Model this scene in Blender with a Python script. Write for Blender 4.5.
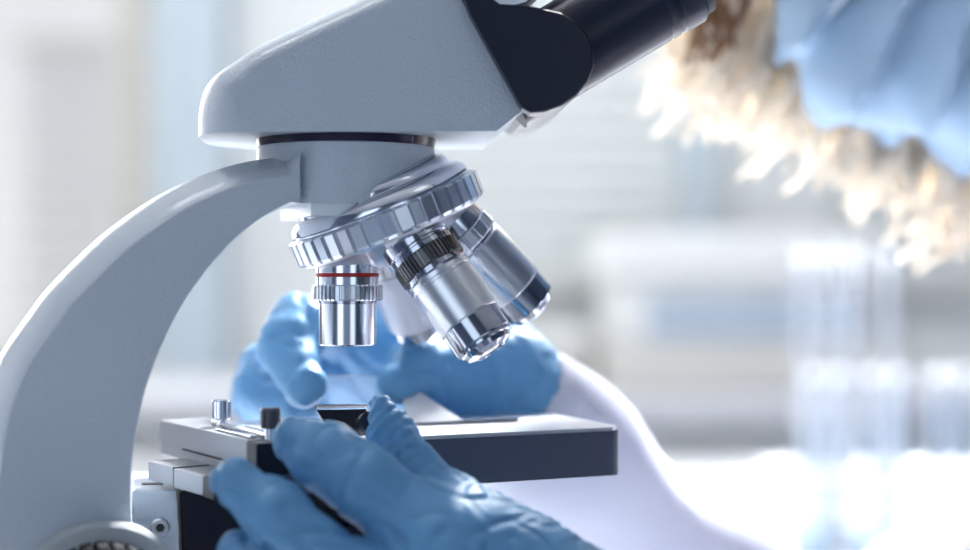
import bpy, bmesh, math, random
import numpy as np
from mathutils import Vector as V, Matrix

random.seed(4)
for o in list(bpy.data.objects):
    bpy.data.objects.remove(o)
S = bpy.context.scene
COL = S.collection
R = math.radians
PI = math.pi

# ------------------------------------------------------------------ camera
CH = 0.195                      # camera height
F = 1500.0                      # focal length in pixels of a 970 wide frame
cam_d = bpy.data.cameras.new('camera')
cam = bpy.data.objects.new('camera', cam_d)
COL.objects.link(cam)
cam.location = (0, -0.5, CH)
cam.rotation_euler = (R(90), 0, 0)
cam_d.sensor_width = 36
cam_d.lens = 36 * F / 970
cam_d.clip_start = 0.01
cam_d.dof.use_dof = True
cam_d.dof.focus_distance = 0.483
cam_d.dof.aperture_fstop = 3.5
S.camera = cam

ZC_FILL = 1.955

# ------------------------------------------------------------------ world, lights, exposure
S.view_settings.view_transform = 'Standard'
S.view_settings.look = 'None'
S.view_settings.gamma = 1
S.view_settings.use_curve_mapping = False
S.view_settings.exposure = -0.12
W = bpy.data.worlds.new('world')
S.world = W
W.use_nodes = True
bg = W.node_tree.nodes['Background']
bg.inputs[0].default_value = (0.93, 0.96, 1.0, 1)
bg.inputs[1].default_value = 0.92


def area(name, loc, target, sx, sy, power, color, spread=180):
    d = bpy.data.lights.new(name, 'AREA')
    d.shape = 'RECTANGLE'
    d.size, d.size_y = sx, sy
    d.energy = power
    d.color = color
    d.spread = R(spread)
    o = bpy.data.objects.new(name, d)
    COL.objects.link(o)
    o.location = loc
    o.rotation_euler = (V(target) - V(loc)).to_track_quat('-Z', 'Y').to_euler()
    return o


area('added_backlight', (0.75, 1.75, 1.75), (0.12, 0.05, 0.2), 0.5, 0.5, 72, (0.97, 0.985, 1.0), 75)  # added backlight hung below the closed ceiling for rim light; no skylight
area('back_wall_fill_light', (0.3, 1.75, 1.85), (0.3, 2.6, 0.2), 2.6, 0.2, 13, (0.97, 0.99, 1.0), 110)  # unseen light added to lift the back wall
area('overhead_fill_light', (-0.85, 0.45, ZC_FILL), (-0.85, 0.45, 0), 0.5, 0.5, 16, (0.98, 0.99, 1.0))  # overhead fill added to brighten upward faces
area('left_fill_light', (-2.3, 0.75, 0.75), (-0.1, 0, 0.2), 1.1, 1.3, 9, (0.96, 0.98, 1.0))  # added fill from the left for head and arm edges
area('rack_fill_light', (0.75, 2.1, 1.5), (0.42, 1.05, 0.02), 0.14, 0.14, 27, (1.0, 0.99, 0.97), 50)  # unseen light added to brighten the tubes and bench
area('rear_window_light', (-1.45, 2.5, 0.75), (-0.2, 0, 0.2), 0.8, 1.2, 30, (1.0, 0.98, 0.95))
area('front_fill_light', (-1.15, -2.35, 0.75), (-0.1, 0, 0.2), 1.0, 1.7, 7.0, (0.60, 0.79, 1.0))  # added front fill, also giving bright strips in the steel
area('front_fill_light', (1.15, -2.35, 0.75), (0, 0, 0.2), 0.9, 1.7, 3.5, (0.56, 0.76, 1.0))  # second added front fill, weaker


# ------------------------------------------------------------------ materials
def mat(name, col, rough=0.5, metal=0.0, bump=None, spec=0.5, trans=0.0, sss=0.0, transl=0.0, ior=1.45, coat=0.0, vary=None, aniso=0.0, sheen=0.0):
    m = bpy.data.materials.new(name)
    m.use_nodes = True
    nt = m.node_tree
    b = nt.nodes['Principled BSDF']
    b.inputs['Base Color'].default_value = (*col, 1)
    b.inputs['Roughness'].default_value = rough
    b.inputs['Metallic'].default_value = metal
    b.inputs['Specular IOR Level'].default_value = spec
    b.inputs['IOR'].default_value = ior
    b.inputs['Transmission Weight'].default_value = trans
    b.inputs['Coat Weight'].default_value = coat
    b.inputs['Sheen Weight'].default_value = sheen
    if aniso:
        b.inputs['Anisotropic'].default_value = aniso
    if sss:
        b.inputs['Subsurface Weight'].default_value = sss
        b.inputs['Subsurface Radius'].default_value = (0.004, 0.006, 0.01)
        b.inputs['Subsurface Scale'].default_value = 1.0
    tc = nt.nodes.new('ShaderNodeTexCoord')
    if vary:
        n = nt.nodes.new('ShaderNodeTexNoise')
        n.inputs['Scale'].default_value = vary[0]
        n.inputs['Detail'].default_value = 4
        r = nt.nodes.new('ShaderNodeMix')
        r.data_type = 'RGBA'
        r.inputs['A'].default_value = (*col, 1)
        r.inputs['B'].default_value = (*vary[1], 1)
        nt.links.new(tc.outputs['Object'], n.inputs['Vector'])
        nt.links.new(n.outputs['Fac'], r.inputs['Factor'])
        nt.links.new(r.outputs['Result'], b.inputs['Base Color'])
    if bump:
        n = nt.nodes.new('ShaderNodeTexNoise')
        n.inputs['Scale'].default_value = bump[0]
        n.inputs['Detail'].default_value = 3
        bp = nt.nodes.new('ShaderNodeBump')
        bp.inputs['Strength'].default_value = bump[1]
        bp.inputs['Distance'].default_value = bump[2]
        nt.links.new(tc.outputs['Object'], n.inputs['Vector'])
        nt.links.new(n.outputs['Fac'], bp.inputs['Height'])
        nt.links.new(bp.outputs['Normal'], b.inputs['Normal'])
    if transl:
        t = nt.nodes.new('ShaderNodeBsdfTranslucent')
        t.inputs['Color'].default_value = (*col, 1)
        mx = nt.nodes.new('ShaderNodeMixShader')
        mx.inputs[0].default_value = transl
        out = nt.nodes['Material Output']
        nt.links.new(b.outputs[0], mx.inputs[1])
        nt.links.new(t.outputs[0], mx.inputs[2])
        nt.links.new(mx.outputs[0], out.inputs['Surface'])
    return m


M = dict(
    enamel=mat('grey_enamel', (0.46, 0.515, 0.58), 0.36, bump=(1100, 0.8, 0.0006), coat=0.15),
    enamel_dark=mat('darker_grey_enamel', (0.42, 0.45, 0.47), 0.4, bump=(1500, 0.3, 0.0004)),
    pale_lip=mat('pale_grey_lip', (0.62, 0.68, 0.72), 0.35),
    black=mat('black_plastic', (0.008, 0.009, 0.018), 0.32, spec=0.25, bump=(900, 0.05, 0.0002)),
    black_gloss=mat('black_gloss', (0.006, 0.010, 0.026), 0.34, spec=0.35),
    purple_black=mat('purple_black_ring', (0.012, 0.008, 0.03), 0.22),
    slate=mat('slate_coated_metal', (0.045, 0.053, 0.085), 0.42, bump=(1200, 0.12, 0.0002)),
    stage_top=mat('brushed_stage_top', (0.78, 0.79, 0.82), 0.33, 0.9, bump=(300, 0.05, 0.0003)),
    chrome=mat('polished_steel', (0.74, 0.76, 0.82), 0.14, 1.0),
    dark_chrome=mat('dark_polished_steel', (0.42, 0.44, 0.50), 0.10, 1.0),
    satin=mat('satin_steel', (0.66, 0.68, 0.72), 0.28, 1.0, aniso=0.5),
    alu=mat('brushed_aluminium', (0.25, 0.26, 0.285), 0.4, 0.8, bump=(700, 0.1, 0.0002)),
    knurl=mat('knurled_steel', (0.62, 0.66, 0.72), 0.26, 0.9),
    knurl_dark=mat('knurled_dark_steel', (0.13, 0.13, 0.14), 0.3, 0.9),
    red=mat('red_paint', (0.34, 0.012, 0.015), 0.35),
    white_paint=mat('white_satin_metal', (0.72, 0.74, 0.82), 0.35, 0.3),
    rubber=mat('grey_rubber', (0.018, 0.018, 0.022), 0.75, spec=0.1),
    rubber_dark=mat('dark_rubber', (0.025, 0.025, 0.03), 0.55),
    lens=mat('lens_glass', (0.05, 0.05, 0.09), 0.03, 0.0, coat=1.0),
    glove=mat('blue_nitrile', (0.135, 0.34, 0.57), 0.46, bump=(170, 0.4, 0.0015), transl=0.2),
    coat=mat('white_cotton', (0.66, 0.68, 0.80), 0.8, bump=(40, 0.2, 0.004), transl=0.15),
    mask=mat('pale_blue_nonwoven', (0.34, 0.47, 0.61), 0.75, bump=(600, 0.15, 0.0006), transl=0.12),
    maskwhite=mat('white_elastic', (0.85, 0.87, 0.92), 0.7, transl=0.3),
    skin=mat('skin', (0.72, 0.47, 0.37), 0.5, sss=0.15),
    hair_backlit=mat('backlit_pale_hair', (0.94, 0.89, 0.81), 0.45, transl=0.6),  # hair whitened in its colour to imitate backlit blowout
    hair_brown=mat('brown_hair', (0.26, 0.13, 0.06), 0.4, transl=0.2),
    eye=mat('eye_white', (0.8, 0.8, 0.8), 0.15),
    iris=mat('iris', (0.10, 0.06, 0.03), 0.2),
    trousers=mat('grey_trousers', (0.12, 0.13, 0.16), 0.8),
    glass=mat('clear_glass', (0.97, 0.985, 1.0), 0.02, trans=1.0, ior=1.45),
    tube_glass=mat('whitish_tube_glass', (0.88, 0.92, 0.98), 0.06, trans=0.72, ior=1.45),
    frost=mat('frosted_white_glass', (0.9, 0.91, 0.94), 0.4, transl=0.5),
    blue_liquid=mat('pale_blue_liquid', (0.30, 0.68, 0.88), 0.1, transl=0.5),
    acrylic=mat('white_acrylic', (0.85, 0.88, 0.92), 0.2, transl=0.3),
    bench=mat('white_bench_laminate', (0.74, 0.75, 0.79), 0.35, vary=(3, (0.70, 0.71, 0.75))),
    cabinet=mat('white_cabinet', (0.80, 0.81, 0.80), 0.45),
    wall=mat('pale_grey_wall', (0.66, 0.68, 0.68), 0.85, bump=(80, 0.1, 0.002)),
    pillar=mat('blue_grey_pillar', (0.46, 0.53, 0.58), 0.8, bump=(80, 0.1, 0.002)),
    floor=mat('grey_floor', (0.34, 0.37, 0.42), 0.5, vary=(6, (0.31, 0.34, 0.39))),
    ceiling=mat('white_ceiling', (0.82, 0.82, 0.82), 0.9),
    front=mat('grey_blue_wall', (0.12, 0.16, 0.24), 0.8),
    frame=mat('white_window_frame', (0.82, 0.81, 0.78), 0.5),
    slat=mat('white_blind_slat', (0.90, 0.89, 0.86), 0.6, transl=0.6),
    slat_grey=mat('grey_blind_slat', (0.74, 0.77, 0.77), 0.6, transl=0.2),
    pane=mat('window_glass', (1, 1, 1), 0.0, trans=1.0, ior=1.02),
    bluebox=mat('blue_grey_panel', (0.42, 0.50, 0.58), 0.5),
    beige=mat('beige_panel', (0.62, 0.61, 0.57), 0.6),
    building=mat('grey_facade', (0.88, 0.89, 0.90), 0.9, vary=(2, (0.82, 0.83, 0.85))),
    ground=mat('outdoor_paving', (0.8, 0.8, 0.78), 0.9),
)
em = bpy.data.materials.new('added_lamp_diffuser')
em.use_nodes = True
em.node_tree.nodes['Principled BSDF'].inputs['Emission Color'].default_value = (1, 0.98, 0.95, 1)
em.node_tree.nodes['Principled BSDF'].inputs['Emission Strength'].default_value = 1.0
M['lamp'] = em  # glow for the added ceiling fixtures


# ------------------------------------------------------------------ helpers
CAM = V((0, -0.5, CH))


def P(px, py, d):
    """World point seen at pixel (px, py), d metres in front of the camera."""
    return V(((px - 485) / F * d, d - 0.5, CH - (py - 275) / F * d))


def lift(px, py, O, n):
    D = V(((px - 485) / F, 1, -(py - 275) / F))
    return CAM + D * ((O - CAM).dot(n) / D.dot(n))


def yawed(deg):
    a = R(deg)
    return V((math.cos(a), math.sin(a), 0)), V((-math.sin(a), math.cos(a), 0))


def link(o, parent):
    COL.objects.link(o)
    if parent is not None:
        o.parent = parent
        o.location = (0, 0, 0) if parent.type == 'MESH' else -parent.location if parent.get('_w') else (0, 0, 0)
    return o


def obj(name, bm, m, parent=None, sharp=32, smooth=True, wn=True):
    bmesh.ops.recalc_face_normals(bm, faces=bm.faces)
    for f in bm.faces:
        f.smooth = smooth
    t = R(sharp)
    for e in bm.edges:
        if len(e.link_faces) == 2:
            e.smooth = e.calc_face_angle(0) < t
    me = bpy.data.meshes.new(name)
    bm.to_mesh(me)
    bm.free()
    me.materials.append(M[m])
    o = bpy.data.objects.new(name, me)
    if wn:
        w = o.modifiers.new('weighted_normal', 'WEIGHTED_NORMAL')
        w.keep_sharp = True
        w.weight = 100
    return link(o, parent)


def thing(name, label, cat, loc=(0, 0, 0), group=None, world=True):
    o = bpy.data.objects.new(name, None)
    COL.objects.link(o)
    o.location = loc
    o.empty_display_size = 0.02
    if world:
        o['_w'] = 1
    return tag(o, label, cat, group)


def tag(o, label, cat, group=None):
    o['label'] = label
    o['category'] = cat
    if group:
        o['group'] = group
    return o


def struct(o):
    o['kind'] = 'structure'
    return o


def box(bm, a, b, bev=0.0, seg=2):
    """axis aligned box between corners a and b"""
    vs = [bm.verts.new((x, y, z)) for z in (a[2], b[2]) for y in (a[1], b[1]) for x in (a[0], b[0])]
    fs = [bm.faces.new([vs[i] for i in q]) for q in ((0, 1, 3, 2), (4, 6, 7, 5), (0, 4, 5, 1), (2, 3, 7, 6), (0, 2, 6, 4), (1, 5, 7, 3))]
    if bev:
        es = list({e for f in fs for e in f.edges})
        bmesh.ops.bevel(bm, geom=es, offset=bev, segments=seg, profile=0.5, affect='EDGES', clamp_overlap=True)


def prism(bm, pts, ext, bev=()):
    """pts: planar outline (world), ext: extrusion vector; bev: list of (edge indices, loops, offset, segments), loops in 'n','f','s'"""
    n = len(pts)
    a = [bm.verts.new(p) for p in pts]
    b = [bm.verts.new(V(p) + ext) for p in pts]
    bm.faces.new(a)
    bm.faces.new(b[::-1])
    for i in range(n):
        j = (i + 1) % n
        bm.faces.new((a[i], b[i], b[j], a[j]))
    for idx, loops, off, seg in bev:
        es = []
        for i in idx:
            j = (i + 1) % n
            for L, vv in (('n', a), ('f', b)):
                if L in loops:
                    es.append(bm.edges.get((vv[i], vv[j])))
            if 's' in loops:
                es.append(bm.edges.get((a[i], b[i])))
        es = [e for e in es if e is not None and e.is_valid]
        bmesh.ops.bevel(bm, geom=es, offset=off, segments=seg, profile=0.5, affect='EDGES', clamp_overlap=True)


def spline(pts, k=4):
    out = []
    n = len(pts)
    for i in range(n - 1):
        p0, p1, p2, p3 = pts[max(i - 1, 0)], pts[i], pts[i + 1], pts[min(i + 2, n - 1)]
        for j in range(k):
            t = j / k
            out.append(tuple(0.5 * (2 * p1[q] + (p2[q] - p0[q]) * t + (2 * p0[q] - 5 * p1[q] + 4 * p2[q] - p3[q]) * t * t + (3 * p1[q] - p0[q] - 3 * p2[q] + p3[q]) * t ** 3) for q in (0, 1)))
    out.append(tuple(pts[-1]))
    return out


def rounded_prism(bm, px, w, rad, O, n, width, steps=8, kd=1.0, chamfer=False):
    """outline px lifted to the plane (O, n), extruded by width along n; point i is rounded with radius rad[i] towards both faces"""
    base = [lift(x, y, O, n) for x, y in px]
    m = len(base)
    inn = []
    for i in range(m):
        a, c = base[i - 1], base[(i + 1) % m]
        if w[i] is not None:
            d = V(w[i])
        else:
            t = (c - a).normalized()
            d = n.cross(t)
        inn.append(d)
    area2 = sum((base[i] - base[0]).cross(base[(i + 1) % m] - base[0]).dot(n) for i in range(m))
    sg = 1 if area2 > 0 else -1
    layers = []
    for k in range(2 * steps + 2):
        q = k if k <= steps else 2 * steps + 1 - k
        th = PI / 2 * q / steps
        row = []
        for i in range(m):
            r = rad[i]
            t_ = q / steps
            dep = r * (1 - t_) if chamfer else r * (1 - math.sin(th))
            wd = max(rad) * kd * ((t_ + t_ * t_) / 2 if chamfer else 1 - math.cos(th))
            off = wd if k <= steps else width - wd
            dd = inn[i] * (sg if w[i] is None else 1)
            row.append(bm.verts.new(base[i] + dd * dep + n * off))
        layers.append(row)
    bm.faces.new(layers[0])
    bm.faces.new(layers[-1][::-1])
    for A, B in zip(layers, layers[1:]):
        for i in range(m):
            j = (i + 1) % m
            bm.faces.new((A[i], B[i], B[j], A[j]))


def slab(bm, xy, z0, z1, bev=0.0, seg=2):
    pts = [V((p[0], p[1], z0)) for p in xy]
    n = len(pts)
    prism(bm, pts, V((0, 0, z1 - z0)), [(range(n), 'nfs', bev, seg)] if bev else ())


def basis(D):
    D = V(D).normalized()
    t = V((0, 0, 1)) if abs(D.z) < 0.9 else V((1, 0, 0))
    x = t.cross(D).normalized()
    return x, D.cross(x), D


def lathe(bm, prof, O, D, seg=64, tooth=None):
    """prof: [(radius, distance along D)]; tooth=(n, depth): square teeth"""
    x, y, D = basis(D)
    O = V(O)
    rings = []
    if tooth:
        n, dep = tooth
        ang = []
        for k in range(n):
            for f, q in ((0.0, 0), (0.06, 1), (0.70, 1), (0.76, 0)):
                ang.append((2 * PI * (k + f) / n, q))
    else:
        ang = [(2 * PI * k / seg, 1) for k in range(seg)]
    for r, h in prof:
        if r < 1e-7:
            rings.append([bm.verts.new(O + D * h)])
        else:
            rings.append([bm.verts.new(O + D * h + (x * math.cos(a) + y * math.sin(a)) * (r if q or not tooth else max(r - tooth[1], 1e-5))) for a, q in ang])
    for A, B in zip(rings, rings[1:]):
        n = len(ang)
        for i in range(n):
            j = (i + 1) % n
            if len(A) == 1 and len(B) == 1:
                break
            if len(A) == 1:
                bm.faces.new((A[0], B[i], B[j]))
            elif len(B) == 1:
                bm.faces.new((A[i], B[0], A[j]))
            else:
                bm.faces.new((A[i], B[i], B[j], A[j]))


def solid(prof):
    return [(0, prof[0][1])] + list(prof) + [(0, prof[-1][1])]


def tube(bm, pts, rad, seg=8):
    pts = [V(p) for p in pts]
    rr = rad if isinstance(rad, (list, tuple)) else [rad] * len(pts)
    rings = []
    for i, p in enumerate(pts):
        d = (pts[min(i + 1, len(pts) - 1)] - pts[max(i - 1, 0)])
        x, y, _ = basis(d)
        rings.append([bm.verts.new(p + (x * math.cos(2 * PI * k / seg) + y * math.sin(2 * PI * k / seg)) * rr[i]) for k in range(seg)])
    for A, B in zip(rings, rings[1:]):
        for k in range(seg):
            bm.faces.new((A[k], A[(k + 1) % seg], B[(k + 1) % seg], B[k]))
    bm.faces.new(rings[0][::-1])
    bm.faces.new(rings[-1])


def BM():
    return bmesh.new()


# --- signed distance modelling for organic forms
def cap(p, a, b, ra, rb):
    a, b = np.array(a, np.float32), np.array(b, np.float32)
    ab = b - a
    t = np.clip(((p - a) @ ab) / max(float(ab @ ab), 1e-12), 0, 1)
    return np.linalg.norm(p - a - t[:, None] * ab, axis=1) - (ra + (rb - ra) * t)


def ell(p, c, rx, ry, rz, B=None):
    q = p - np.array(c, np.float32)
    if B is not None:
        q = q @ np.array(B, np.float32).T
    r = np.array((rx, ry, rz), np.float32)
    k0 = np.linalg.norm(q / r, axis=1)
    k1 = np.linalg.norm(q / (r * r), axis=1)
    return k0 * (k0 - 1) / np.maximum(k1, 1e-9)


def smin(a, b, k):
    h = np.maximum(k - np.abs(a - b), 0) / k
    return np.minimum(a, b) - h * h * k * 0.25


def chain(p, pts, rads, k=0.004):
    d = None
    for i in range(len(pts) - 1):
        c = cap(p, pts[i], pts[i + 1], rads[i], rads[i + 1])
        d = c if d is None else smin(d, c, k)
    return d


def noise3(p, s, seed=0):
    q = p * s + seed * 7.31
    return (np.sin(q[:, 0] * 1.0 + 1.7 * np.sin(q[:, 1] * 0.9 + seed)) + np.sin(q[:, 1] * 1.1 + 1.5 * np.sin(q[:, 2] * 1.2 + 2 * seed)) + np.sin(q[:, 2] * 0.9 + 1.6 * np.sin(q[:, 0] * 1.1))) / 3


def sdf_mesh(name, f, lo, hi, h, m, parent):
    lo, hi = np.array(lo, float), np.array(hi, float)
    n = np.ceil((hi - lo) / h).astype(int) + 1
    ax = [lo[i] + h * np.arange(n[i]) for i in range(3)]
    vals = np.empty(n, np.float32)
    for i in range(n[0]):
        Y, Z = np.meshgrid(ax[1], ax[2], indexing='ij')
        p = np.stack([np.full(Y.size, ax[0][i]), Y.ravel(), Z.ravel()], 1).astype(np.float32)
        vals[i] = f(p).reshape(Y.shape)
    ins = vals < 0
    c = np.zeros(n - 1, np.int8)
    for dx in (0, 1):
        for dy in (0, 1):
            for dz in (0, 1):
                c += ins[dx:n[0] - 1 + dx, dy:n[1] - 1 + dy, dz:n[2] - 1 + dz]
    act = (c > 0) & (c < 8)
    I = np.argwhere(act)
    idx = -np.ones(act.shape, np.int64)
    idx[act] = np.arange(len(I))
    acc = np.zeros((len(I), 3))
    cnt = np.zeros(len(I))
    cr = [(x, y, z) for x in (0, 1) for y in (0, 1) for z in (0, 1)]
    for a in cr:
        for d in range(3):
            if a[d] == 0:
                b = list(a)
                b[d] = 1
                va = vals[I[:, 0] + a[0], I[:, 1] + a[1], I[:, 2] + a[2]]
                vb = vals[I[:, 0] + b[0], I[:, 1] + b[1], I[:, 2] + b[2]]
                s = (va < 0) != (vb < 0)
                t = np.where(s, va / np.where(va == vb, 1, va - vb), 0)
                pt = np.tile(np.array(a, float), (len(I), 1))
                pt[:, d] = t
                acc[s] += pt[s]
                cnt[s] += 1
    vert = lo + h * (I + acc / cnt[:, None])
    faces = []
    for d in range(3):
        u, v = [(1, 2), (2, 0), (0, 1)][d]
        sl0 = [slice(None)] * 3
        sl1 = [slice(None)] * 3
        sl0[d] = slice(0, n[d] - 1)
        sl1[d] = slice(1, n[d])
        A, B = ins[tuple(sl0)], ins[tuple(sl1)]
        E = np.argwhere(A != B)
        E = E[(E[:, u] > 0) & (E[:, v] > 0) & (E[:, u] < n[u] - 1) & (E[:, v] < n[v] - 1)]
        q = []
        for du, dv in ((1, 1), (0, 1), (0, 0), (1, 0)):
            e = E.copy()
            e[:, u] -= du
            e[:, v] -= dv
            q.append(idx[e[:, 0], e[:, 1], e[:, 2]])
        q = np.stack(q, 1)
        fl = ~A[E[:, 0], E[:, 1], E[:, 2]]
        q[fl] = q[fl][:, ::-1]
        faces.append(q)
    faces = np.concatenate(faces)
    me = bpy.data.meshes.new(name)
    me.from_pydata(vert.tolist(), [], faces.tolist())
    me.shade_smooth()
    me.materials.append(M[m])
    return link(bpy.data.objects.new(name, me), parent)


# ------------------------------------------------------------------ room
TZ = -0.095                       # bench top
FZ = TZ - 0.75
YB, YF, XL, XR, ZC = 2.6, -2.6, -2.4, 2.8, 2.0


def wall_with_holes(bm, y0, y1, x0, x1, z0, z1, holes):
    """holes: (xa, xb, za, zb) sorted by x, not overlapping"""
    x = x0
    for xa, xb, za, zb in holes:
        if xa > x:
            box(bm, (x, y0, z0), (xa, y1, z1))
        if za > z0:
            box(bm, (xa, y0, z0), (xb, y1, za))
        if zb < z1:
            box(bm, (xa, y0, zb), (xb, y1, z1))
        x = xb
    box(bm, (x, y0, z0), (x1, y1, z1))


b = BM(); box(b, (XL, YF, FZ - 0.1), (XR, YB, FZ)); struct(obj('floor', b, 'floor'))
b = BM(); box(b, (XL, YF, ZC), (XR, YB, ZC + 0.1)); struct(obj('ceiling', b, 'ceiling'))
WIN = [(-1.75, -0.665, -0.02, 1.45), (-0.12, 0.40, 0.19, 1.45), (0.72, 1.9, 0.19, 1.45)]
b = BM(); wall_with_holes(b, YB, YB + 0.15, XL, XR, FZ, ZC, WIN); struct(obj('wall_back', b, 'wall'))
FW = [(-1.75, -0.55, -0.15, 1.65), (0.65, 1.65, -0.15, 1.65)]
b = BM(); wall_with_holes(b, YF - 0.15, YF, XL, XR, FZ, ZC, FW); struct(obj('wall_front', b, 'front'))
b = BM()
for a_, c_ in (((YF, FZ), (0.15, ZC)), ((1.35, FZ), (YB, ZC)), ((0.15, FZ), (1.35, 0.05)), ((0.15, 1.5), (1.35, ZC))):
    box(b, (XL - 0.1, a_[0], a_[1]), (XL, c_[0], c_[1]))
struct(obj('wall_left', b, 'front'))
b = BM()
for a_, c_ in (((0.15, 0.05), (0.20, 1.5)), ((1.30, 0.05), (1.35, 1.5)), ((0.20, 1.45), (1.30, 1.5)), ((0.20, 0.05), (1.30, 0.10)), ((0.72, 0.10), (0.78, 1.45))):
    box(b, (XL - 0.08, a_[0], a_[1]), (XL - 0.02, c_[0], c_[1]), 0.004)
w6 = struct(obj('window_6', b, 'frame'))  # unseen window added around the opening made for the left fill
b = BM(); box(b, (XL - 0.056, 0.2, 0.1), (XL - 0.05, 1.3, 1.45)); obj('window_pane', b, 'pane', w6)
b = BM(); box(b, (XR, YF, FZ), (XR + 0.1, YB, ZC)); struct(obj('wall_right', b, 'front'))
b = BM(); box(b, (-0.665, YB - 0.12, FZ), (-0.52, YB, ZC), 0.006); struct(obj('trim_1', b, 'pillar'))
b = BM(); box(b, (0.40, YB - 0.07, FZ), (0.47, YB, ZC), 0.006); struct(obj('trim_2', b, 'pillar'))
b = BM(); box(b, (XL, YB - 0.02, FZ), (XR, YB, FZ + 0.1), 0.004); struct(obj('baseboard_back', b, 'frame'))


def window(n, x0, x1, z0, z1, y0, mull):
    b = BM()
    w = 0.05
    box(b, (x0, y0, z0), (x0 + w, y0 + 0.08, z1), 0.004)
    box(b, (x1 - w, y0, z0), (x1, y0 + 0.08, z1), 0.004)
    box(b, (x0 + w, y0, z1 - w), (x1 - w, y0 + 0.08, z1), 0.004)
    box(b, (x0 + w, y0, z0), (x1 - w, y0 + 0.08, z0 + w), 0.004)
    for x in mull:
        box(b, (x - 0.03, y0, z0 + w), (x + 0.03, y0 + 0.08, z1 - w), 0.004)
    o = struct(obj('window_%d' % n, b, 'frame'))
    b = BM(); box(b, (x0 + w, y0 + 0.03, z0 + w), (x1 - w, y0 + 0.036, z1 - w)); obj('window_pane', b, 'pane', o)
    return o


window(1, *WIN[0], YB + 0.05, (-0.745, -1.25))
window(2, *WIN[1], YB + 0.05, ())
window(3, *WIN[2], YB + 0.05, (1.3,))
window(4, *FW[0], YF - 0.12, (-1.15,))  # unseen window added to house a front fill light
window(5, *FW[1], YF - 0.12, ())  # likewise added for the other front fill


def blind(x0, x1, z0, z1, pitch, tilt, m, label):
    t = thing('window_blind', label, 'blind', ((x0 + x1) / 2, YB - 0.03, z0))
    b = BM()
    z = z0 + pitch
    hw = 0.55 * pitch
    while z < z1 - 0.03:
        c, s = math.cos(tilt) * hw, math.sin(tilt) * hw
        pts = [V((x0, YB - 0.03 - c, z - s)), V((x0, YB - 0.03 + c, z + s)), V((x0, YB - 0.029 + c, z + s + 0.0012)), V((x0, YB - 0.031 - c, z - s + 0.0012))]
        prism(b, pts, V((x1 - x0, 0, 0)))
        z += pitch
    obj('slats', b, m, t, smooth=False)
    b = BM(); box(b, (x0, YB - 0.05, z1 - 0.03), (x1, YB - 0.005, z1), 0.003); obj('headrail', b, 'frame', t)
    b = BM(); box(b, (x0, YB - 0.045, z0), (x1, YB - 0.02, z0 + 0.015), 0.003); obj('bottom_rail', b, 'frame', t)
    for x in (x0 + 0.12, x1 - 0.12):
        b = BM(); tube(b, [(x, YB - 0.058, z0), (x, YB - 0.058, z1)], 0.0012, 6); obj('ladder_cord', b, 'frame', t)
    return t


blind(-1.75, -0.67, 0.0, 1.47, 0.055, R(9), 'slat', 'bright white horizontal blind at far left behind the curved arm')
blind(-0.12, 0.40, 0.17, 1.47, 0.05, R(82), 'slat_grey', 'pale grey closed horizontal blind behind the tilted objectives')
blind(0.72, 1.9, 0.17, 1.47, 0.05, R(72), 'slat_grey', 'pale grey closed blind behind the tall glass tubes')

b = BM(); box(b, (-8, YB + 0.3, FZ - 0.2), (9, 14, FZ - 0.1)); struct(obj('ground', b, 'ground'))
bt = thing('building', 'blurred pale grey building seen through the far left blind', 'building', (-2.65, 9.6, FZ - 0.1))
b = BM(); box(b, (-2.9, 9.0, FZ - 0.1), (-2.4, 10.2, 1.6)); obj('facade', b, 'building', bt)
b = BM(); box(b, (-2.95, 8.95, 1.6), (-2.35, 10.25, 1.7)); obj('roof', b, 'frame', bt)

for i, (x, y) in enumerate(((-0.85, 0.45), (0.9, -0.9))):  # unseen glowing fixtures added to light the room from above
    t = thing('added_ceiling_light', ('added unseen square white ceiling lamp above the bench behind the microscope arm' if i == 0 else 'added unseen square white ceiling lamp near the front wall above the person'), 'lamp', (x, y, ZC), group='added ceiling lamps')
    b = BM(); box(b, (x - 0.3, y - 0.3, ZC - 0.03), (x + 0.3, y + 0.3, ZC), 0.004); obj('housing', b, 'frame', t)
    b = BM(); box(b, (x - 0.28, y - 0.28, ZC - 0.034), (x + 0.28, y + 0.28, ZC - 0.0295)); obj('diffuser', b, 'lamp', t)

# ------------------------------------------------------------------ benches
t = thing('lab_bench', 'white lab bench the microscope and test tubes stand on', 'bench', (-0.35, 0.6, FZ))
b = BM(); box(b, (-1.3, -0.36, TZ - 0.035), (0.60, 1.85, TZ), 0.004, 3); obj('bench_top', b, 'bench', t)
for x in (-1.24, 0.54):
    for y in (-0.3, 1.79):
        b = BM(); box(b, (x - 0.025, y - 0.025, FZ), (x + 0.025, y + 0.025, TZ - 0.035), 0.003); obj('leg', b, 'frame', t)
b = BM(); box(b, (-1.22, -0.28, TZ - 0.10), (0.52, 1.77, TZ - 0.035)); obj('apron', b, 'cabinet', t)

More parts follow.
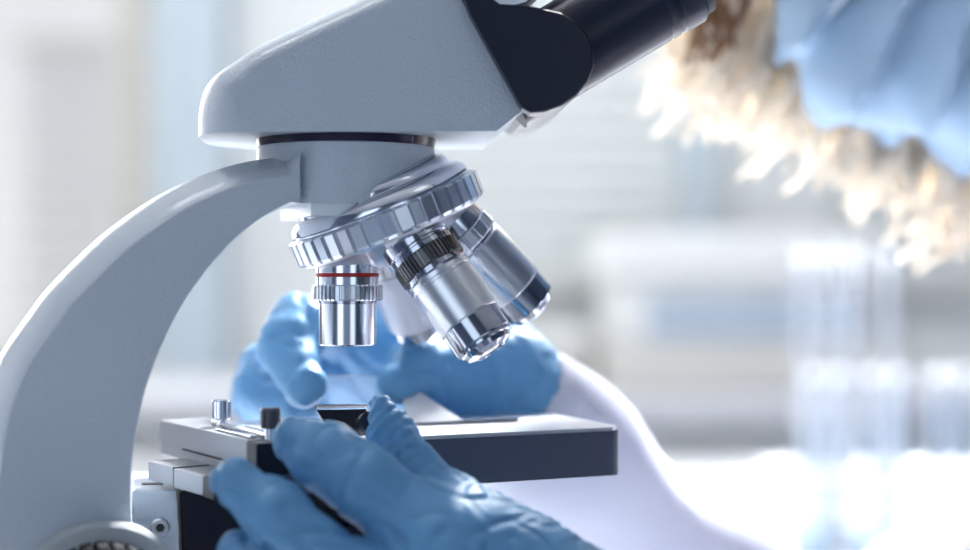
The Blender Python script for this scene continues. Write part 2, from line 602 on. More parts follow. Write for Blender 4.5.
t = thing('wall_counter', 'white counter along the back wall under the blinds', 'counter', (0.2, 2.3, FZ))
b = BM(); box(b, (-2.3, 1.95, -0.045), (2.7, YB - 0.005, -0.005), 0.004); obj('counter_top', b, 'bench', t)
b = BM(); box(b, (-2.28, 2.0, FZ), (2.68, YB - 0.01, -0.045)); obj('carcass', b, 'cabinet', t)
for k in range(8):
    x = -2.26 + k * 0.617
    b = BM(); box(b, (x + 0.004, 1.984, FZ + 0.1), (x + 0.612, 2.0, -0.06), 0.003)
    d = obj('door', b, 'cabinet', t)
    b = BM(); tube(b, [(x + 0.5, 1.962, -0.12), (x + 0.58, 1.962, -0.12)], 0.005, 8)
    box(b, (x + 0.505, 1.962, -0.123), (x + 0.511, 1.985, -0.117)); box(b, (x + 0.57, 1.962, -0.123), (x + 0.576, 1.985, -0.117))
    obj('handle', b, 'satin', d)

# blurred instrument on the wall counter
t = thing('lab_instrument', 'blurred pale laboratory instrument with a blue grey front panel on the back counter', 'instrument', (0.45, 2.25, -0.005))
b = BM(); box(b, (0.20, 2.05, -0.005), (0.68, 2.5, 0.07), 0.01, 3); obj('base', b, 'beige', t)
b = BM(); box(b, (0.22, 2.08, 0.07), (0.67, 2.48, 0.19), 0.01, 3)
hd = obj('body', b, 'cabinet', t)
b = BM(); box(b, (0.28, 2.072, 0.085), (0.655, 2.081, 0.16), 0.002); obj('front_panel', b, 'bluebox', hd)
b = BM(); box(b, (0.20, 2.05, 0.19), (0.68, 2.5, 0.27), 0.015, 3); obj('lid', b, 'cabinet', t)
t = thing('storage_box', 'blurred beige storage box on the back counter beside the instrument', 'box', (0.11, 2.2, -0.005))
b = BM(); box(b, (0.03, 2.1, -0.005), (0.18, 2.35, 0.08), 0.006); obj('box_body', b, 'beige', t)
b = BM(); box(b, (0.025, 2.095, 0.08), (0.185, 2.355, 0.10), 0.005); obj('lid', b, 'cabinet', t)

# ------------------------------------------------------------------ microscope
AX = P(346, 150, 0.5)                              # vertical axis of the limb
ms = thing('microscope', 'grey white microscope with black stage and four steel objectives on the bench', 'microscope', (AX.x - 0.02, AX.y, TZ))

# --- arm
ua, va = yawed(20)
Oa = AX + va * -0.0252
outer = [(300, 153), (258, 158), (218, 169), (180, 186), (145, 208), (108, 236), (73, 270), (52, 292), (36, 314), (18, 339), (4, 361), (-11, 400), (-20, 440), (-25, 480), (-28, 520), (-29, 570), (-29, 640), (-29, 760)]
inner = [(160, 760), (150, 640), (141, 570), (138, 535), (135.5, 510), (135.5, 480), (138, 448), (143, 420), (150, 390), (160, 361), (172, 333), (187, 305), (205, 279), (226, 254), (248, 233), (272, 216), (300, 203)]
outer, inner = spline(outer, 3), spline(inner, 3)
rad = [0.0068] * len(outer) + [0.0014] * len(inner)
wdir = [None] * len(rad)
wdir[0] = wdir[-1] = (0, 0, 0)
wdir[len(outer) - 1] = tuple(ua)
wdir[len(outer)] = tuple(-ua)
b = BM()
rounded_prism(b, outer + inner, wdir, rad, Oa, va, 0.048, 8, 2.0, True)
arm = obj('arm', b, 'enamel', ms, sharp=40)

# --- base (below the picture)
b = BM()
c0 = V((AX.x, AX.y, 0)) + ua * 0.005
xy = [c0 + ua * x + va * y for x, y in ((-0.135, -0.055), (0.08, -0.06), (0.105, -0.045), (0.105, 0.045), (0.08, 0.06), (-0.135, 0.055))]
slab(b, xy, TZ, TZ + 0.042, 0.008, 4)
base = obj('base', b, 'enamel', ms)
b = BM(); lathe(b, solid([(0.026, 0), (0.026, 0.018), (0.02, 0.022)]), V((AX.x, AX.y, TZ + 0.042)), (0, 0, 1)); obj('lamp_collector', b, 'black', ms)

# --- coarse focus knob on the arm, near side
kc = lift(100, 609, Oa, va)
b = BM(); lathe(b, solid([(0.0268, 0.001), (0.0268, -0.005), (0.0255, -0.0065)]), kc, va, 96); obj('knob_boss', b, 'enamel_dark', arm)
b = BM(); lathe(b, solid([(0.0215, -0.0065), (0.0215, -0.017), (0.0205, -0.0185)]), kc, va, tooth=(30, 0.0012)); kn = obj('coarse_focus_knob', b, 'rubber', ms)
b = BM(); lathe(b, solid([(0.0183, -0.018), (0.0183, -0.030), (0.0165, -0.032)]), kc, va, tooth=(64, 0.0008)); obj('fine_focus_knob', b, 'rubber_dark', kn)

# --- limb: collar ring, nose block
b = BM()
lathe(b, solid([(0.0300, 0.0022), (0.0303, 0.0010), (0.0303, -0.0005), (0.0294, -0.0050), (0.0290, -0.0056)]), P(346, 133.5, 0.5), (0, 0, 1), 96)
obj('collar_ring', b, 'purple_black', ms)
b = BM()
lathe(b, solid([(0.0292, 0.0035), (0.0296, 0.0030), (0.0296, -0.0075), (0.0294, -0.0085)]), P(346, 158.5, 0.5), (0, 0, 1), 96)
limb = obj('limb', b, 'enamel', ms)

TAU = R(23)
un, vn = yawed(20)
Z = V((0, 0, 1))
nn = un * math.sin(TAU) - Z * math.cos(TAU)
e1 = un * math.cos(TAU) + Z * math.sin(TAU)
Cn = P(386, 217, 0.5)


def clipped_circle(r, xmin, k=72):
    a0 = math.acos(xmin / r)
    return [(r * math.cos(a), r * math.sin(a)) for a in (-a0 + 2 * a0 * i / k for i in range(k + 1))]


b = BM()
xy = [V((AX.x, AX.y, 0)) + un * x + vn * y for x, y in clipped_circle(0.02945, -0.0215)]
slab(b, xy, P(0, 207, 0.5).z - 0.0, P(0, 156, 0.5).z)
bmesh.ops.bisect_plane(b, geom=b.verts[:] + b.edges[:] + b.faces[:], plane_co=Cn - nn * 0.0075, plane_no=nn, clear_outer=True)
bmesh.ops.holes_fill(b, edges=[e for e in b.edges if e.is_boundary])
obj('nose_block', b, 'enamel', ms)
b = BM()
xy = [V((AX.x, AX.y, 0)) + un * x + vn * y for x, y in clipped_circle(0.0280, -0.0172)]
slab(b, xy, P(0, 219, 0.5).z, P(0, 206, 0.5).z)
bmesh.ops.bisect_plane(b, geom=b.verts[:] + b.edges[:] + b.faces[:], plane_co=Cn - nn * 0.0070, plane_no=nn, clear_outer=True)
bmesh.ops.holes_fill(b, edges=[e for e in b.edges if e.is_boundary])
obj('nose_block_lip', b, 'pale_lip', ms)

# --- revolving nosepiece
b = BM(); lathe(b, solid([(0.022, -0.0140), (0.0250, -0.0128), (0.0262, -0.0112), (0.0266, -0.0096), (0.0290, -0.0088), (0.0308, -0.0072), (0.0314, -0.0052), (0.0304, -0.0046), (0.0304, -0.0030)]), Cn, nn, 128)
nose = obj('nosepiece', b, 'chrome', ms)
b = BM(); lathe(b, solid([(0.0318, -0.0042), (0.0336, -0.0034), (0.0336, 0.0036), (0.0328, 0.0046)]), Cn, nn, tooth=(42, 0.0016)); obj('grip_ring', b, 'knurl', nose, sharp=20)
b = BM(); lathe(b, solid([(0.0318, 0.004), (0.0312, 0.0055), (0.025, 0.0078), (0.017, 0.0115), (0.010, 0.0145)]), Cn, nn, 128); obj('turret_cone', b, 'satin', nose)
RHO = 0.0195


def objective(phi, sections, base_h, name='objective', alpha=TAU, shift=0.0, rho=None, lean=0.0):
    rad = e1 * math.cos(R(phi)) + vn * math.sin(R(phi))
    D = (nn * math.cos(alpha) + rad * math.sin(alpha) + e1 * lean).normalized()
    O = Cn + nn * base_h + rad * (rho or RHO) + D * shift
    root = None
    for nm, m, prof, tooth in sections:
        b = BM()
        lathe(b, solid(prof), O, D, 72, tooth)
        o = obj(nm if root else name, b, m, root if root else ms, sharp=25)
        root = root or o
    return root


mm = 0.001
# low power, vertical, red band
objective(180, [
    ('barrel', 'chrome', [(9.4 * mm, 12 * mm), (9.5 * mm, 12.5 * mm), (9.5 * mm, 25.4 * mm), (9.2 * mm, 25.8 * mm), (6.5 * mm, 25.8 * mm), (6.0 * mm, 25 * mm)], None),
    ('collar', 'chrome', [(10.2 * mm, -4 * mm), (10.4 * mm, -3 * mm), (10.4 * mm, 2.0 * mm)], None),
    ('colour_band', 'red', [(10.45 * mm, 2.0 * mm), (10.45 * mm, 3.3 * mm)], None),
    ('lower_collar', 'chrome', [(10.4 * mm, 3.3 * mm), (10.4 * mm, 5.8 * mm)], None),
    ('knurled_ring', 'knurl', [(11.2 * mm, 5.8 * mm), (11.7 * mm, 6.3 * mm), (11.7 * mm, 10.6 * mm), (11.2 * mm, 11.1 * mm)], (44, 0.0008)),
    ('neck', 'dark_chrome', [(9.8 * mm, 11 * mm), (9.8 * mm, 12 * mm)], None),
    ('front_lens', 'lens', [(6.0 * mm, 24.9 * mm), (3 * mm, 25.3 * mm)], None)], 8 * mm, shift=2.4 * mm, rho=0.0177)
# long one tilted towards the camera
objective(-90, [
    ('barrel', 'satin', [(10.6 * mm, 15.5 * mm), (10.9 * mm, 16 * mm), (10.9 * mm, 17.5 * mm), (10.5 * mm, 17.8 * mm), (10.5 * mm, 18.6 * mm), (10.8 * mm, 18.9 * mm), (10.6 * mm, 33.5 * mm), (10.3 * mm, 34 * mm)], None),
    ('collar', 'dark_chrome', [(11.0 * mm, 0), (11.2 * mm, 1 * mm), (11.2 * mm, 4.6 * mm), (10.7 * mm, 5 * mm), (10.7 * mm, 5.6 * mm), (11.1 * mm, 6 * mm), (11.1 * mm, 7.5 * mm)], None),
    ('knurled_ring', 'knurl_dark', [(11.1 * mm, 7.5 * mm), (11.5 * mm, 8 * mm), (11.5 * mm, 13 * mm), (11.1 * mm, 13.5 * mm)], (52, 0.0009)),
    ('groove', 'dark_chrome', [(10.6 * mm, 13.5 * mm), (10.6 * mm, 14.3 * mm), (11 * mm, 14.5 * mm), (11 * mm, 15.2 * mm), (10.5 * mm, 15.5 * mm)], None),
    ('tip', 'dark_chrome', [(10.1 * mm, 34 * mm), (10.1 * mm, 41.4 * mm), (9.8 * mm, 41.8 * mm)], None),
    ('nose_cap', 'dark_chrome', [(9.2 * mm, 41.8 * mm), (9.2 * mm, 42.8 * mm), (8.6 * mm, 43.0 * mm), (8.0 * mm, 44.6 * mm), (5.4 * mm, 45.6 * mm), (5.0 * mm, 45.2 * mm)], None),
    ('front_lens', 'lens', [(5.0 * mm, 45.1 * mm), (2.5 * mm, 45.6 * mm)], None)], 8 * mm, lean=0.11, shift=-0.5 * mm)
# long one to the right
objective(0, [
    ('barrel', 'satin', [(10.2 * mm, 13 * mm), (10.7 * mm, 13.6 * mm), (10.6 * mm, 34 * mm), (10.3 * mm, 34.5 * mm)], None),
    ('collar', 'chrome', [(10.4 * mm, 0), (10.6 * mm, 1 * mm), (10.6 * mm, 6 * mm), (10.0 * mm, 6.3 * mm)], None),
    ('knurled_ring', 'knurl', [(10.9 * mm, 6.3 * mm), (11.3 * mm, 6.8 * mm), (11.3 * mm, 11.4 * mm), (10.9 * mm, 12 * mm)], (16, 0.0003)),
    ('groove', 'dark_chrome', [(10.1 * mm, 12 * mm), (10.1 * mm, 13 * mm)], None),
    ('tip', 'dark_chrome', [(10.1 * mm, 34.5 * mm), (10.1 * mm, 42 * mm), (9.8 * mm, 42.4 * mm)], None),
    ('nose_cap', 'chrome', [(9.2 * mm, 42.4 * mm), (8.0 * mm, 44.6 * mm), (5.2 * mm, 46 * mm)], None)], 8 * mm)
# short pale one at the back
objective(90, [
    ('barrel', 'white_paint', [(9.6 * mm, 10 * mm), (9.8 * mm, 10.5 * mm), (9.6 * mm, 31 * mm), (9.0 * mm, 32 * mm)], None),
    ('collar', 'chrome', [(10.2 * mm, -3 * mm), (10.4 * mm, -2 * mm), (10.4 * mm, 6 * mm)], None),
    ('knurled_ring', 'white_paint', [(11 * mm, 6 * mm), (11 * mm, 9.6 * mm)], (40, 0.0003)),
    ('neck', 'dark_chrome', [(9.4 * mm, 9.6 * mm), (9.4 * mm, 10 * mm)], None),
    ('tip', 'dark_chrome', [(8.9 * mm, 32 * mm), (8.5 * mm, 36.5 * mm), (6.5 * mm, 37.5 * mm)], None)], 8 * mm, lean=0.13, shift=4 * mm)

# --- head
uh, vh = yawed(4)
HW = 0.066
Oh = AX + vh * (-HW / 2)
top = spline([(440, -38), (405, -34), (372, -19), (338, -4), (308, 10), (278, 24), (252, 37), (232, 50), (210, 64), (197, 79), (191, 97), (189, 115), (189, 131)], 3)
hp = [(497, 131), (523, 110), (470, 16)] + top
rad = [0.0, 0.0, 0.0] + [0.0002 + 0.0095 * min(1, i / 5) + (0.008 * max(0, (i - 20) / 16)) for i in range(len(top))]
wdir = [None] * 3 + [None] * (len(top) - 1) + [tuple(uh)]
wdir[3] = tuple(-Z)
b = BM()
rounded_prism(b, hp, wdir, rad, Oh, vh, HW, 10, 1.5)
head = obj('head_housing', b, 'enamel', ms, sharp=38)
# black hinged prism housing
dp = [(522, 108), (531, 113), (545, 112), (562, 106), (577, 96), (588, 82), (594, 66), (594, 50), (588, 34), (577, 21), (560, 12), (535, 6), (500, 4), (480, -10), (458, -20), (470, 14)]
Op = Oh + vh * -0.006
pts = [lift(x, y, Op, vh) for x, y in dp]
b = BM()
prism(b, pts, vh * (HW + 0.010), [(range(0, 11), 'nf', 0.0012, 3)])
ph = obj('prism_housing', b, 'black_gloss', ms, sharp=30)
b = BM()
prism(b, [lift(x, y, Oh + vh * 0.006, vh) for x, y in ((462, -14), (470, 2), (497, 9), (514, 7), (527, 3), (560, -30))], vh * 0.03, [(range(6), 'nf', 0.001, 2)])
obj('hinge_cover', b, 'satin', ph)
# eyepiece tubes
dirp = (uh * 0.857 + Z * 0.515).normalized()
for w in (0.0125, 0.062):
    A = lift(568, 47, Oh + vh * w, vh)
    b = BM()
    lathe(b, solid([(0.0153, -0.025), (0.0153, 0.030), (0.0150, 0.0305), (0.0150, 0.0315), (0.0153, 0.032), (0.0153, 0.034), (0.0150, 0.0345), (0.0150, 0.0355), (0.0156, 0.036), (0.0156, 0.043), (0.0145, 0.0445)]), A, dirp, 96)
    e = obj('eyepiece', b, 'black_gloss', ms)
    b = BM(); lathe(b, [(0.0145, 0.0440), (0.0140, 0.0475), (0.0110, 0.0475), (0.0105, 0.0445), (0, 0.0443)], A, dirp, 64); obj('eyecup', b, 'rubber_dark', e)
    b = BM(); lathe(b, solid([(0.0104, 0.0446), (0.006, 0.0452)]), A, dirp, 48); obj('eye_lens', b, 'lens', e)

# --- stage
us, vs = yawed(24)
SL = P(256, 444, 0.455)
ST = SL.z
def sp(a, c):
    q = SL + us * a + vs * c
    return (q.x, q.y)
b = BM()
WID, DEP = 0.1268, 0.072
slab(b, [sp(0, 0), sp(WID, 0), sp(WID, DEP), sp(0, DEP)], ST - 0.0162, ST - 0.0012)
ev = [e for e in b.edges if abs((e.verts[0].co - e.verts[1].co).z) > 0.01]
bmesh.ops.bevel(b, geom=ev, offset=0.004, segments=5, profile=0.5, affect='EDGES')
stage = obj('stage', b, 'slate', ms)
b = BM()
slab(b, [sp(0.002, 0.0002), sp(WID - 0.0035, 0.0002), sp(WID - 0.0003, 0.0035), sp(WID - 0.0003, DEP - 0.0035), sp(WID - 0.0035, DEP), sp(0.002, DEP)], ST - 0.0012, ST)
obj('stage_top_plate', b, 'stage_top', stage)
b = BM()
slab(b, [sp(0.047, 0.030), sp(0.102, 0.030), sp(0.102, 0.0315), sp(0.047, 0.0315)], ST, ST + 0.0012)
obj('slide_guide', b, 'dark_chrome', stage)
# condenser below
b = BM(); q = SL + us * 0.041 + vs * 0.031
lathe(b, solid([(0.018, 0), (0.018, -0.012), (0.022, -0.013), (0.022, -0.03), (0.016, -0.035)]), V((q.x, q.y, ST - 0.016)), (0, 0, 1)); obj('condenser', b, 'black', ms)

# mechanical stage: silver rail along the left edge
ra, rb_ = P(252, 441, 0.4545), P(160, 420.5, 0.521)
rd = (rb_ - ra).normalized()
rn = V((rd.y, -rd.x, 0))
if rn.x < 0:
    rn = -rn                                        # towards the stage
def rp(s, t):
    q = ra + rd * s + rn * t
    return (q.x, q.y)
LEN = (rb_ - ra).length
b = BM(); slab(b, [rp(0.0035, 0), rp(0.0035, 0.018), rp(LEN, 0.018), rp(LEN, 0)], ra.z - 0.0118, ra.z, 0.0005, 2)
rail = obj('cross_rail', b, 'alu', ms)
b = BM(); slab(b, [rp(0.0035, -0.0004), rp(0.0035, 0.002), rp(LEN * 0.72, 0.002), rp(LEN * 0.72, -0.0004)], ra.z - 0.0083, ra.z - 0.0077); obj('groove', b, 'black', rail)
b = BM(); slab(b, [rp(-0.0045, -0.0005), rp(-0.0045, 0.011), rp(0.0035, 0.011), rp(0.0035, -0.0005)], ra.z - 0.0105, ra.z - 0.0004, 0.0005, 2); obj('end_block', b, 'black', rail)
b = BM(); slab(b, [rp(0.004, 0.006), rp(0.004, 0.010), rp(LEN * 0.7, 0.013), rp(LEN * 0.7, 0.009)], ra.z, ra.z + 0.0016, 0.0004, 1); obj('slide_arm', b, 'satin', rail)
b = BM(); slab(b, [rp(0.006, 0.002), rp(0.006, 0.0045), rp(LEN * 0.45, 0.005), rp(LEN * 0.45, 0.0025)], ra.z, ra.z + 0.0008, 0.0003, 1); obj('scale_strip', b, 'chrome', rail)
# thumb screws standing on the rail
def screw(px, py, d, m, h, name):
    c = P(px, py, d)
    b = BM(); lathe(b, solid([(0.0018, -0.0105), (0.0018, -0.002), (0.0026, -0.0015)]), c, Z, 32)
    s = obj(name, b, 'chrome', ms)
    b = BM(); lathe(b, solid([(0.0027, -0.0022), (0.0031, -0.0017), (0.0031, h - 0.0006), (0.0026, h)]), c, Z, tooth=(18, 0.0005)); obj('knurled_head', b, m, s)
    b = BM(); lathe(b, solid([(0.0036, -0.0108), (0.0036, -0.0065)]), c, Z, 32); obj('washer', b, 'satin', s)
screw(270.5, 421, 0.458, 'knurl_dark', 0.0040, 'thumb_screw')
screw(221.5, 413, 0.5, 'chrome', 0.0045, 'thumb_screw')
# black slide holder seen between finger and thumb
b = BM()
hx = [P(316, 409, 0.478), P(366, 408, 0.486), P(385, 443, 0.48), P(338, 444, 0.472)]
prism(b, hx, V((0.001, 0.004, -0.0035)), [(range(4), 'nf', 0.0006, 2)])
sh = obj('slide_holder', b, 'black', ms)
b = BM(); tube(b, [P(316, 408, 0.478) + V((0, 0, 0.0004)), P(366, 407, 0.486) + V((0, 0, 0.0004))], 0.0007, 8); obj('bright_edge', b, 'chrome', sh)
b = BM(); lathe(b, solid([(0.0030, 0.006), (0.0034, 0.003), (0.0034, 0.0), (0.0026, -0.001)]), P(366, 425, 0.474), (0.25, -0.9, 0.3), 40); obj('clip_pivot', b, 'black_gloss', sh)

# small silver blocks under the rail
u2, v2 = rn, rd
def blk(px0, py0, px1, py1, d, dep, hgt, m, name, parent, side=0.0):
    a, c = P(px0, py0, d), P(px1, py1, d + side)
    a.z = c.z = (a.z + c.z) / 2
    w = (c - a).normalized()
    p2 = V((-w.y, w.x, 0)) * dep
    b = BM(); slab(b, [(a.x, a.y), (c.x, c.y), ((c + p2).x, (c + p2).y), ((a + p2).x, (a + p2).y)], a.z - hgt, a.z, 0.0004, 2)
    return obj(name, b, m, parent)
def blk2(A, B, dep, hgt, m, name, parent):
    """block whose near top edge runs from A to B, depth towards the right-back"""
    w = (B - A); w.z = 0; w.normalize()
    p2 = V((-w.y, w.x, 0)) * dep
    b = BM(); slab(b, [(A.x, A.y), (B.x, B.y), ((B + p2).x, (B + p2).y), ((A + p2).x, (A + p2).y)], A.z - hgt, A.z, 0.0004, 2)
    return obj(name, b, m, parent)
zt = P(171, 467.5, 0.475).z
b = BM(); slab(b, [rp(0.004, 0.0035), rp(0.004, 0.017), rp(LEN * 0.85, 0.017), rp(LEN * 0.85, 0.0035)], zt - 0.0075, ra.z - 0.0118); obj('rail_shadow', b, 'black', ms)  # black slab put in as the shadow band between the rails
def PZ(px, d, z):
    q = P(px, 0, d); q.z = z
    return q
bw = blk2(PZ(148, 0.492, zt), PZ(173, 0.476, zt), 0.035, 0.0062, 'alu', 'lower_rail', ms)
blk2(PZ(173.5, 0.4755, zt - 0.0004), PZ(203, 0.4585, zt - 0.0004), 0.024, 0.0062, 'alu', 'rail_block', bw)
blk2(PZ(203.5, 0.4583, zt - 0.0002), PZ(214, 0.452, zt - 0.0002), 0.024, 0.0068, 'black', 'end_stop', bw)

# focus block: grey bracket with a hex screw and the black carriage
Ob = P(160, 520, 0.484)
uk, vk = yawed(14)
b = BM()
pts = [lift(x, y, Ob, vk) for x, y in ((132, 490), (177, 490), (182, 640), (132, 640))]
prism(b, pts, vk * 0.045, [(range(4), 'nfs', 0.0008, 2)])
br = obj('focus_bracket', b, 'enamel', ms)
sc_ = lift(160, 527, Ob, vk)
b = BM(); lathe(b, solid([(0.0030, 0.0), (0.0030, -0.0018), (0.0026, -0.0024), (0.0017, -0.0024), (0.0015, -0.0012)]), sc_, vk, 40); s1 = obj('bolt', b, 'satin', br)
b = BM(); lathe(b, solid([(0.0014, -0.0010), (0.0014, -0.0014)]), sc_, vk, 6); obj('hex_socket', b, 'rubber_dark', s1)
b = BM(); q = lift(152, 490, Ob, vk) + vk * 0.012
slab(b, [(q + uk * x + vk * y)[:2] for x, y in ((-0.003, 0), (0.004, 0), (0.004, 0.004), (-0.003, 0.004))], q.z - 0.001, q.z + 0.0003); obj('slot', b, 'rubber_dark', br)
b = BM()
pts = [lift(x, y, Ob + vk * 0.001, vk) for x, y in ((180, 491), (420, 488), (420, 640), (185, 640))]
prism(b, pts, vk * 0.04, [(range(4), 'nfs', 0.001, 2)])
obj('focus_carriage', b, 'black', ms)

# ------------------------------------------------------------------ person
hips, chest = V((0.80, 0.155, -0.14)), V((0.47, 0.155, 0.17))
shR, shL = V((0.49, 0.325, 0.17)), V((0.47, -0.015, 0.19))
elR, elL = P(800, 745, 0.735), V((0.26, -0.10, -0.005))
wrR, wrL = P(528, 415, 0.585), P(612, 662, 0.432)
HC = P(940, -167, 0.65)
hf = V((-0.62, 0, -0.785)).normalized()
hu = V((-0.785, 0, 0.62)).normalized()
hs = V((0, 1, 0))
HB = [tuple(hf), tuple(hs), tuple(hu)]
per = thing('person', 'person in white coat, blue gloves and pale blue face mask leaning to the eyepiece', 'person', (0.78, 0.155, FZ))


def hp_(f, s, u):
    return HC + hf * f + hs * s + hu * u


def face_sdf(p):
    d = ell(p, hp_(-0.012, 0, 0.030), 0.098, 0.076, 0.090, HB)
    d = smin(d, ell(p, hp_(0.030, 0, -0.045), 0.062, 0.060, 0.070, HB), 0.03)
    d = smin(d, ell(p, hp_(0.060, 0, -0.095), 0.024, 0.028, 0.020, HB), 0.03)
    d = smin(d, cap(p, hp_(0.082, 0, 0.0), hp_(0.104, 0, -0.034), 0.008, 0.012), 0.014)
    d = smin(d, cap(p, hp_(0.086, -0.014, -0.062), hp_(0.086, 0.014, -0.062), 0.007, 0.007), 0.012)
    for s in (-1, 1):
        d = smin(d, ell(p, hp_(-0.012, s * 0.077, -0.008), 0.018, 0.007, 0.030, HB), 0.006)
        d = np.maximum(d, -ell(p, hp_(0.094, s * 0.031, 0.006), 0.014, 0.016, 0.011, HB))
    return d


LEGS = []
for s in (-0.09, 0.09):
    LEGS.append(([hips + V((0, s, -0.02)), V((0.70, 0.155 + s, -0.46)), V((0.84, 0.155 + s, -0.77))], [0.085, 0.06, 0.045]))


def body_sdf(p):
    d = face_sdf(p)
    d = smin(d, cap(p, hp_(-0.055, 0, -0.06), V((0.40, 0.155, 0.24)), 0.052, 0.058), 0.03)
    d = smin(d, cap(p, chest, hips, 0.11, 0.12), 0.05)
    d = smin(d, cap(p, shR, shL, 0.055, 0.055), 0.06)
    for a, e, w in ((shR, elR, wrR), (shL, elL, wrL)):
        d = smin(d, chain(p, [a, e, w], [0.045, 0.035, 0.020]), 0.02)
    for pts, rr in LEGS:
        d = smin(d, chain(p, pts, [r * 0.85 for r in rr]), 0.03)
    return d


sdf_mesh('body', body_sdf, (-0.03, -0.18, -0.83), (1.02, 0.47, 0.56), 0.0065, 'skin', per)


def trouser_sdf(p):
    d = None
    for pts, rr in LEGS:
        c = chain(p, pts, rr)
        d = c if d is None else smin(d, c, 0.03)
    return smin(d, cap(p, hips + V((0.02, 0, 0.03)), hips + V((0.0, 0, -0.04)), 0.125, 0.12), 0.04)


sdf_mesh('trousers', trouser_sdf, (0.5, -0.1, -0.84), (1.02, 0.42, 0.1), 0.012, 'trousers', per)
for s in (-0.09, 0.09):
    b = BM()
    box(b, (0.64, 0.155 + s - 0.045, FZ), (0.90, 0.155 + s + 0.045, FZ + 0.085), 0.03, 4)
    obj('shoe', b, 'rubber_dark', per)


def plane_cut(p, o, n):
    o, n = np.array(o, np.float32), np.array(n, np.float32)
    return (p - o) @ n


dR = (elR - wrR).normalized()
dL = (elL - wrL).normalized()


def coat_sdf(p):
    d = smin(cap(p, chest, hips, 0.135, 0.15), cap(p, shR, shL, 0.075, 0.075), 0.06)
    d = smin(d, cap(p, hips, V((0.84, 0.155, -0.34)), 0.15, 0.19), 0.06)
    fold = noise3(p, 55, 1) * 0.0022 + noise3(p, 21, 2) * 0.005
    d = np.maximum(d, plane_cut(p, (0.41, 0.155, 0.235), (-0.8, 0, 0.6)))
    a = np.maximum(chain(p, [shR, elR, wrR * 0.5 + elR * 0.5 + V((0.006, 0, 0.002)), wrR + dR * 0.02, wrR - dR * 0.03], [0.060, 0.058, 0.040, 0.0285, 0.0285], 0.03), -plane_cut(p, wrR - dR * 0.020, dR))
    a = smin(a, cap(p, P(742, 535, 0.70), P(690, 640, 0.66), 0.016, 0.03), 0.012)
    c = np.maximum(chain(p, [shL, elL, wrL + dL * 0.02, wrL - dL * 0.03], [0.066, 0.056, 0.036, 0.034], 0.03), -plane_cut(p, wrL + dL * 0.03, dL))
    d = smin(smin(d, a, 0.03), c, 0.03)
    return d + fold


coat = sdf_mesh('lab_coat', coat_sdf, (-0.03, -0.22, -0.56), (1.07, 0.50, 0.34), 0.0065, 'coat', per)


# gloves ------------------------------------------------------------
def glove_fn(palm, fingers, kp=0.012, seed=0, wr=0.0006):
    def f(p):
        d = None
        for a, bb, r0, r1 in palm:
            c = cap(p, a, bb, r0, r1)
            d = c if d is None else smin(d, c, 0.014)
        out = d
        for pts, rr, rip in fingers:
            c = chain(p, pts, rr, 0.004)
            if rip:
                a, bb = np.array(pts[0], np.float32), np.array(pts[-1], np.float32)
                s = (p - a) @ ((bb - a) / np.linalg.norm(bb - a))
                c = c + rip * np.sin(s * 2 * PI / 0.0036 + 2.5 * noise3(p, 160, 3)) * (0.5 + 0.8 * noise3(p, 110, 5))
            out = np.minimum(out, smin(d, c, kp))
        n1, n2 = noise3(p, 150, seed), noise3(p, 270, seed + 3)
        crease = np.exp(-(n1 / 0.10) ** 2) * 0.0011 + np.exp(-(n2 / 0.14) ** 2) * 0.0006
        return out + crease + noise3(p, 330, seed) * wr * 0.5 + noise3(p, 110, seed + 1) * wr * 1.4
    return f


def bounds(palm, fingers, pad=0.004):
    P_ = []
    for a, bb, r0, r1 in palm:
        P_ += [(a, r0), (bb, r1)]
    for pts, rr, _ in fingers:
        P_ += list(zip(pts, rr))
    lo = [min(q[i] - r for q, r in P_) - pad for i in range(3)]
    hi = [max(q[i] + r for q, r in P_) + pad for i in range(3)]
    return lo, hi


# left hand, nearest the camera
palmL = [(P(440, 548, 0.433), P(400, 610, 0.432), 0.0125, 0.012),
         (P(470, 562, 0.437), wrL, 0.019, 0.024),
         (P(430, 615, 0.436), P(600, 670, 0.434), 0.017, 0.025),
         (wrL, wrL + dL * 0.05, 0.025, 0.029)]
fingL = [([P(452, 548, 0.433), P(362, 484, 0.436), P(325, 457, 0.440), P(298, 440, 0.4435)], [0.0125, 0.0103, 0.0098, 0.0080], 0),
         ([P(405, 604, 0.43), P(318, 556, 0.427), P(275, 514, 0.430), P(236, 484, 0.434)], [0.012, 0.0098, 0.0094, 0.0076], 0),
         ([P(400, 640, 0.43), P(300, 612, 0.424), P(262, 575, 0.428), P(240, 552, 0.434)], [0.0115, 0.0095, 0.0088, 0.0072], 0),
         ([P(420, 672, 0.43), P(330, 668, 0.424), P(300, 640, 0.428), P(285, 622, 0.434)], [0.010, 0.0082, 0.0076, 0.0062], 0),
         ([P(520, 570, 0.440), P(455, 520, 0.4475), P(410, 468, 0.4575), P(393, 436, 0.4625), P(381, 406, 0.4655)], [0.017, 0.0120, 0.0090, 0.0074, 0.0038], 0.0006)]
lo, hi = bounds(palmL, fingL)
gl = sdf_mesh('glove', glove_fn(palmL, fingL, 0.010, 2), lo, hi, 0.0009, 'glove', per)

